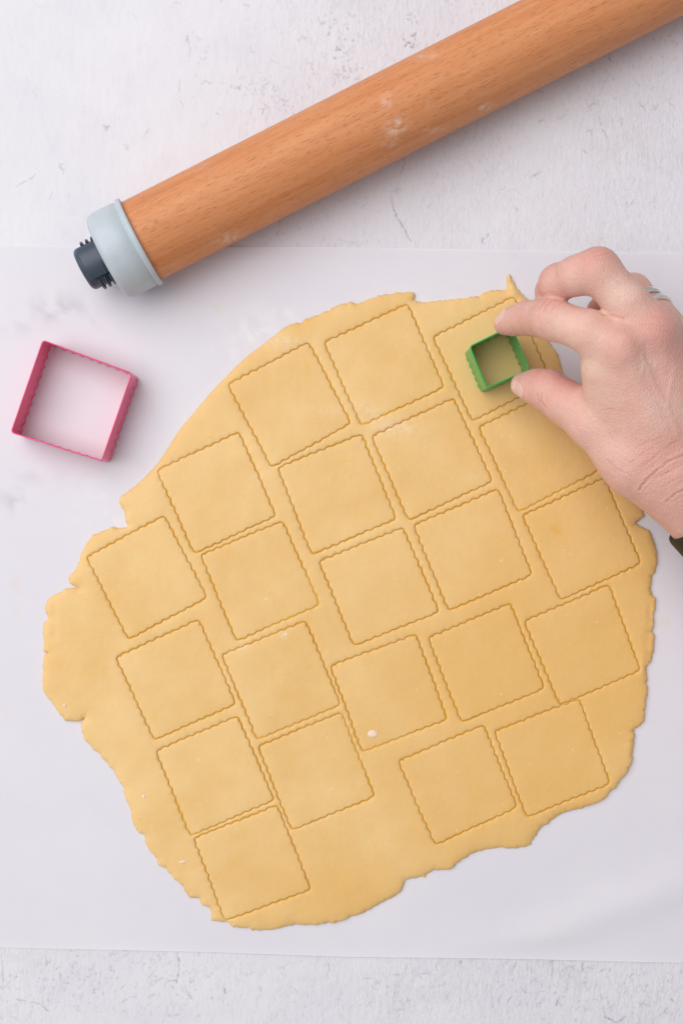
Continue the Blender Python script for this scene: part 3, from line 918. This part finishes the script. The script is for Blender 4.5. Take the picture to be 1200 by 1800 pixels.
def chain(p, js, k=3.5):
    d = None
    for a, b in zip(js[:-1], js[1:]):
        c_ = cone(p, a, b)
        d = c_ if d is None else smin(d, c_, k)
    return d
KN = [(P(1090, 606, 87.0), 4.2), (P(1148, 580, 85.5), 4.5), (P(1200, 608, 67), 4.5)]
TEND = [(J(1098, 630, 86.2, 2.2), J(1160, 760, 73.5, 2.2)), (J(1152, 600, 84, 2.4), J(1192, 760, 66.5, 2.2))]
def sdf(p):
    p = np.asarray(p, float)
    palm = None
    for a, b in PALM:
        c_ = cone(p, a, b)
        palm = c_ if palm is None else smin(palm, c_, 11)
    for a, b in WEB:
        palm = smin(palm, cone(p, a, b), 12)
    for c0, r in KN:
        palm = smin(palm, np.sqrt(((p - c0) ** 2).sum(1)) - r, 9)
    for a, b in TEND:
        palm = smin(palm, cone(p, a, b), 7)
    d = None
    for js, k in ((THB, 9), (IDX, 8), (MID, 8), (RNG, 4), (PNK, 5)):
        f = smin(palm, chain(p, js), k)
        d = f if d is None else smin(d, f, 2.2)
    return d

def grad(p, e=0.05):
    d0 = sdf(p)
    g = np.stack([sdf(p + np.eye(3)[i] * e) - d0 for i in range(3)], 1) / e
    return d0, g

def surface(step=1.25):
    lo_ = np.array([P(850, 0, 33)[0] - 2, P(0, 1420, 52)[1], 14.0])
    hi_ = np.array([P(1760, 0, 52)[0], P(0, 420, 84)[1] + 4, 102.0])
    B = 4
    n = (np.ceil((hi_ - lo_) / step / B).astype(int)) * B
    ax = [lo_[i] + step * (np.arange(n[i] // B) * B + (B - 1) / 2) for i in range(3)]
    Cg = np.stack(np.meshgrid(*ax, indexing='ij'), 3)
    dc = sdf(Cg.reshape(-1, 3)).reshape(Cg.shape[:3])
    up = dc.repeat(B, 0).repeat(B, 1).repeat(B, 2)
    near = np.abs(up) < step * B * 1.1 + 2
    idx = np.argwhere(near)
    pts = lo_ + idx * step
    val = up.copy()
    out = np.empty(len(pts))
    for i in range(0, len(pts), 200000):
        out[i:i + 200000] = sdf(pts[i:i + 200000])
    val[near] = out
    s = val < 0
    cs = s[:-1, :-1, :-1].astype(int)
    tot = np.zeros_like(cs)
    for a in (0, 1):
        for b in (0, 1):
            for c_ in (0, 1):
                tot += s[a:n[0] - 1 + a, b:n[1] - 1 + b, c_:n[2] - 1 + c_]
    act = (tot > 0) & (tot < 8)
    vid = -np.ones(act.shape, int)
    ci = np.argwhere(act)
    vid[act] = np.arange(len(ci))
    V = lo_ + (ci + 0.5) * step
    Fs = []
    for axn in range(3):
        o1, o2 = [(1, 2), (2, 0), (0, 1)][axn]
        sl0 = [slice(1, -1)] * 3; sl1 = [slice(1, -1)] * 3
        sl0[axn] = slice(0, -1); sl1[axn] = slice(1, None)
        A = s[tuple(sl0)]; Bm = s[tuple(sl1)]
        e = np.argwhere(A != Bm)
        flip = A[A != Bm]
        base = e.copy()
        for d in range(3):
            if d != axn: base[:, d] += 1
        def cell(d1, d2):
            c0 = base.copy(); c0[:, o1] -= d1; c0[:, o2] -= d2
            c0 = np.minimum(c0, np.array(act.shape) - 1)
            return vid[c0[:, 0], c0[:, 1], c0[:, 2]]
        q = np.stack([cell(1, 1), cell(0, 1), cell(0, 0), cell(1, 0)], 1)
        q[~flip] = q[~flip][:, ::-1]
        Fs.append(q)
    Fq = np.concatenate(Fs)
    Fq = Fq[(Fq >= 0).all(1)]
    return V, Fq

def lap(V, Fq, lam=0.5):
    acc = np.zeros_like(V); cnt = np.zeros(len(V))
    for k in range(4):
        a, b = Fq[:, k], Fq[:, (k + 1) % 4]
        np.add.at(acc, a, V[b]); np.add.at(cnt, a, 1)
        np.add.at(acc, b, V[a]); np.add.at(cnt, b, 1)
    return V + lam * (acc / np.maximum(cnt, 1)[:, None] - V)
def project(V, it=2):
    for _ in range(it):
        d, g = grad(V)
        V = V - g * (d / np.maximum((g * g).sum(1), 0.25))[:, None]
    return V
def subdivide(V, Fq):
    E = np.concatenate([Fq[:, [k, (k + 1) % 4]] for k in range(4)])
    key = np.sort(E, 1)
    u, inv = np.unique(key, axis=0, return_inverse=True)
    inv = inv.reshape(-1)
    mid = V[u].mean(1)
    nv, ne, nf = len(V), len(u), len(Fq)
    V2 = np.vstack([V, mid, V[Fq].mean(1)])
    e = [nv + inv[k * nf:(k + 1) * nf] for k in range(4)]
    c_ = nv + ne + np.arange(nf)
    F2 = np.concatenate([np.stack([Fq[:, k], e[k], c_, e[k - 1]], 1) for k in range(4)])
    return V2, F2

HV, HF = surface()
HV = project(HV, 2); HV = lap(HV, HF); HV = project(HV, 1); HV = lap(HV, HF, 0.4)
HV, HF = subdivide(HV, HF)
HV = project(HV, 1)
d0, HN = grad(HV, 0.3)
HN /= np.linalg.norm(HN, axis=1)[:, None] + 1e-9

# skin folds, cut as shallow grooves along the lines one sees
hx, hy = px_of(HV)
hp = np.column_stack([hx, hy])
crease = np.zeros(len(HV)); disp = np.zeros(len(HV))
FOLDS = [  # polyline px, width px, depth mm
 (((1122, 862), (1135, 845), (1152, 828), (1176, 810), (1215, 794)), 2.4, 0.75),
 (((1168, 882), (1182, 872), (1200, 862), (1222, 852)), 2.0, 0.5),
 (((1160, 838), (1180, 826), (1210, 812)), 1.8, 0.4),
 (((1162, 858), (1182, 845), (1206, 834)), 1.6, 0.35),
 (((1108, 812), (1130, 796), (1148, 786)), 1.6, 0.3),
 (((1112, 790), (1140, 775), (1170, 768)), 1.5, 0.28),
 (((1138, 815), (1160, 792), (1190, 775)), 1.6, 0.32),
 (((1065, 808), (1085, 826), (1110, 838)), 2.0, 0.3),
 (((1057, 722), (1066, 720), (1074, 719)), 1.5, 0.3),
 (((951, 690), (950, 698), (952, 706), (957, 714)), 1.5, 0.32), (((944, 692), (945, 700), (949, 707)), 1.3, 0.25), (((957, 694), (958, 704)), 1.2, 0.2),
 (((955, 548), (960, 538), (968, 530), (980, 527)), 1.6, 0.3), (((948, 542), (954, 533), (962, 526)), 1.4, 0.25), (((965, 552), (974, 540), (988, 534)), 1.3, 0.2),
 (((932, 584), (930, 574)), 1.6, 0.25),
 (((1045, 449), (1056, 448), (1068, 444)), 1.7, 0.35), (((1050, 457), (1062, 455), (1070, 452)), 1.3, 0.2), (((1040, 442), (1050, 440)), 1.3, 0.2),
 (((978, 466), (976, 476), (980, 486)), 1.5, 0.25),
 (((1128, 570), (1148, 570), (1170, 576)), 1.5, 0.25), (((1138, 578), (1155, 580), (1172, 585)), 1.3, 0.22), (((1058, 552), (1075, 554), (1095, 562)), 2.0, 0.4),
 (((1000, 742), (1012, 752), (1024, 768)), 1.4, 0.15),
]
topside = np.clip(HN[:, 2] * 3 + 0.3, 0, 1)
for pl, w, dep in FOLDS:
    pl = np.array(pl, float)
    m = (hx > pl[:, 0].min() - 12) & (hx < pl[:, 0].max() + 12) & (hy > pl[:, 1].min() - 12) & (hy < pl[:, 1].max() + 12)
    ii = np.where(m)[0]
    if not len(ii): continue
    dd = seg_dist(hp[ii] + np.column_stack([fbm(hx[ii], hy[ii], 9, 3, 2) * 4 - 2, fbm(hx[ii], hy[ii], 9, 6, 2) * 4 - 2]), pl)
    ends = 1.0
    w = w * 0.8
    g = np.exp(-(dd / w) ** 2) * topside[ii]
    rid = 0.35 * np.exp(-((dd - 2.4 * w) / w) ** 2) * topside[ii]
    brk = 0.45 + 0.9 * fbm(hx[ii], hy[ii], 11, 17, 2)
    disp[ii] -= 0.8 * dep * brk * (g - rid)
    crease[ii] = np.maximum(crease[ii], g * brk * min(0.5, dep * 1.1))
# fine cross-hatched wrinkles at the wrist
wr = np.exp(-((hx - 1190) / 70) ** 2 - ((hy - 835) / 55) ** 2)
ang = (hx * 0.50 + hy * 0.87)
disp += wr * topside * 0.42 * (fbm(ang * 1.0, (hx * 0.87 - hy * 0.5) * 0.2, 8, 91, 2) - 0.5)
crease = np.maximum(crease, wr * topside * 0.5 * np.clip(0.45 - fbm(ang * 1.0, (hx * 0.87 - hy * 0.5) * 0.2, 8, 91, 2), 0, 1) * 2)
disp += topside * 0.22 * (fbm(hx, hy, 16, 93, 3) - 0.5)
for pl, w, hgt in [(((1135, 640), (1150, 680), (1172, 715), (1190, 760)), 5, 0.5), (((1185, 650), (1176, 690), (1172, 715)), 4.5, 0.4), (((1128, 622), (1131, 640), (1128, 656)), 3.5, 0.45), (((1110, 700), (1125, 740), (1152, 775)), 4.5, 0.3)]:
    pl = np.array(pl, float)
    ii = np.where((hx > pl[:, 0].min() - 20) & (hx < pl[:, 0].max() + 20) & (hy > pl[:, 1].min() - 20) & (hy < pl[:, 1].max() + 20))[0]
    disp[ii] += 0.55 * hgt * topside[ii] * np.exp(-(seg_dist(hp[ii], pl) / w) ** 2)
HV = HV + HN * disp[:, None]

red = np.zeros(len(HV)); pale = np.zeros(len(HV))
for x, y, z, r, a in [(1092, 606, 86, 9, 0.75), (1100, 640, 82, 9, 0.35), (1150, 578, 88, 10, 0.75), (1050, 452, 92, 9, 0.7), (968, 535, 72, 8, 0.5), (890, 580, 30, 8, 0.55), (935, 545, 50, 8, 0.25), (950, 480, 60, 9, 0.75), (965, 500, 55, 9, 0.85),
                      (960, 660, 42, 10, 0.5), (1010, 668, 48, 9, 0.9), (935, 690, 36, 8, 0.25), (1200, 605, 80, 10, 0.6), (1185, 790, 76, 15, 0.55), (1200, 870, 70, 16, 0.5), (1110, 512, 70, 9, 0.6), (1055, 548, 50, 9, 0.9), (1130, 700, 74, 12, 0.2), (1165, 660, 76, 12, 0.4)]:
    c0 = P(x, y, z)
    red = np.maximum(red, a * np.exp(-((HV - c0) ** 2).sum(1) / (2 * r * r)))
for x, y, z, r, a in [(1082, 520, 89, 10, 0.45), (1062, 500, 89, 8, 0.3), (1030, 640, 76, 9, 0.7), (1045, 690, 70, 9, 0.5), (1125, 640, 86, 5, 0.4), (1000, 575, 82, 9, 0.35), (1040, 600, 86, 9, 0.35), (1165, 735, 80, 8, 0.3)]:
    c0 = P(x, y, z)
    pale = np.maximum(pale, a * np.exp(-((HV - c0) ** 2).sum(1) / (2 * r * r)))

hloc = P(1200, 830, 0)
person = empty('person', (hloc[0], hloc[1], 0))
tag(person, 'right hand and forearm reaching in at the right edge, pinching the green cutter', 'person')
hloc = np.array([hloc[0], hloc[1], 0])
hand = mesh_obj('hand', HV - hloc, HF, MAT_SKIN, person)
attr(hand, 'redness', red); attr(hand, 'pale', pale); attr(hand, 'crease', crease)

# fingernails: thin curved plates lying on the finger ends
def nail(center, nrm, along, L, Wd_, lift=0.35):
    nrm = nrm / np.linalg.norm(nrm)
    along = along - (along @ nrm) * nrm; along /= np.linalg.norm(along)
    side = np.cross(nrm, along)
    nu, nv = 15, 11
    V = []
    for i in range(nu):
        u = -1 + 2 * i / (nu - 1)
        for j in range(nv):
            v = -1 + 2 * j / (nv - 1)
            wl = (1 - abs(u) ** 4 * 0.55)
            p = center + along * (u * L / 2 * (1 - 0.15 * v * v)) + side * (v * Wd_ / 2 * wl) + nrm * 6
            V.append(p)
    V = np.array(V)
    for _ in range(40):
        V = V - nrm * np.clip(sdf(V), -2, 2)[:, None] * 0.9
    u = np.repeat(np.linspace(-1, 1, nu), nv); v = np.tile(np.linspace(-1, 1, nv), nu)
    edge_ = np.maximum(np.abs(u), np.abs(v))
    top_ = V + nrm * (lift - 0.45 * np.clip((edge_ - 0.75) / 0.25, 0, 1) ** 2 * (u < 0.7))[:, None]
    bot_ = V - nrm * 0.4
    F = []; N = nu * nv
    for i in range(nu - 1):
        for j in range(nv - 1):
            a, b, c_, d = i * nv + j, (i + 1) * nv + j, (i + 1) * nv + j + 1, i * nv + j + 1
            F.append((a, b, c_, d)); F.append((N + a, N + d, N + c_, N + b))
    ring = [j for j in range(nv)] + [i * nv + nv - 1 for i in range(1, nu)] + [(nu - 1) * nv + j for j in range(nv - 2, -1, -1)] + [i * nv for i in range(nu - 2, 0, -1)]
    for k in range(len(ring)):
        a, b = ring[k], ring[(k + 1) % len(ring)]
        F.append((a, b, N + b, N + a))
    return mesh_obj('fingernail', np.vstack([top_, bot_]) - hloc, F, MAT_NAIL, person)
tdir = THB[-1][0] - THB[-2][0]
nail(P(914, 680, 29), np.array([-0.55, -0.45, 0.70]), tdir, 10.5, 9.0)
idir = IDX[-1][0] - IDX[-2][0]
nail(P(884, 562, 36), np.array([-0.62, 0.55, 0.55]), idir, 10.0, 8.4)

# bands swept round a limb by marching out to the skin
def band(name, js, t, width, thick, mat, parent, skin=0.15, n=64, rmax=40, prof=None, bulge=0.0, tilt=None):
    (a, ra), (b, rb) = js
    c0 = a + (b - a) * t
    ax = (b - a) / np.linalg.norm(b - a)
    if tilt is not None:
        ax = ax + np.array(tilt); ax /= np.linalg.norm(ax)
    e1 = np.cross(ax, [0, 0, 1.0]); e1 /= np.linalg.norm(e1)
    e2 = np.cross(ax, e1)
    th = np.arange(n) * 2 * np.pi / n
    dirs = np.cos(th)[:, None] * e1 + np.sin(th)[:, None] * e2
    prof = prof or [(-0.5, 0.0), (-0.5, 0.7), (-0.32, 1.0), (0.32, 1.0), (0.5, 0.7), (0.5, 0.0)]
    r = np.zeros(n)
    for _ in range(60):
        r += np.clip(-sdf(c0 + dirs * r[:, None]), -1, 3) * 0.8
        r = np.clip(r, 1, rmax)
    for _ in range(3): r = (np.roll(r, 1) + r * 2 + np.roll(r, -1)) / 4
    V = []
    for s, h in prof:
        V.append(c0 + ax * (s * width) + dirs * (r + skin - 0.3 + (thick + 0.3) * h + bulge * h)[:, None])
    V = np.concatenate(V); m = len(prof); F = []
    for i in range(m):
        j = (i + 1) % m
        for k in range(n):
            k2 = (k + 1) % n
            F.append((i * n + k, i * n + k2, j * n + k2, j * n + k))
    return mesh_obj(name, V - hloc, F, mat, parent), c0, dirs, r, ax
rj_ = (RNG[1], RNG[2])
MAT_BRIGHT = plain('satin_silver', (0.97, 0.96, 0.95, 1), 0.42, 700, 0.00003, 1.0, var=0.02)
band('ring', rj_, 0.24, 3.2, 1.9, MAT_BRIGHT, person, rmax=12.5, tilt=(0.1, 0.1, -0.5))
rg, c0, dirs, r, ax = band('ring', rj_, 0.53, 3.0, 1.7, MAT_SILVER, person, rmax=12.5, tilt=(0.1, 0.1, -0.4))
# dark inlay on the crown of the second ring
k0 = int(np.argmax(dirs[:, 2] + 0.4 * dirs[:, 0]))
V = []; F = []
for k in range(-4, 5):
    kk = (k0 + k) % len(dirs)
    for s in (-0.45, 0.45):
        V.append(c0 + ax * s + dirs[kk] * (r[kk] + 1.75))
for k in range(-4, 5):
    kk = (k0 + k) % len(dirs)
    for s in (-0.45, 0.45):
        V.append(c0 + ax * s + dirs[kk] * (r[kk] + 1.2))
for k in range(8):
    F.append((2 * k, 2 * k + 1, 2 * k + 3, 2 * k + 2)); F.append((18 + 2 * k, 18 + 2 * k + 2, 18 + 2 * k + 3, 18 + 2 * k + 1))
    F.append((2 * k, 2 * k + 2, 18 + 2 * k + 2, 18 + 2 * k)); F.append((2 * k + 1, 18 + 2 * k + 1, 18 + 2 * k + 3, 2 * k + 3))
F.append((0, 18, 19, 1)); F.append((16, 17, 35, 34))
mesh_obj('inlay', np.array(V) - hloc, F, MAT_GEM, rg)
# watch strap on the forearm
fa = (J(1219, 809, 55, 20), J(1345, 950, 54, 20))
band('watch_strap', fa, 0.62, 21.0, 1.9, MAT_STRAP, person, n=96,
     prof=[(-0.5, 0.0), (-0.5, 0.75), (-0.46, 0.95), (-0.40, 1.05), (0.40, 1.05), (0.46, 0.95), (0.5, 0.75), (0.5, 0.0)])
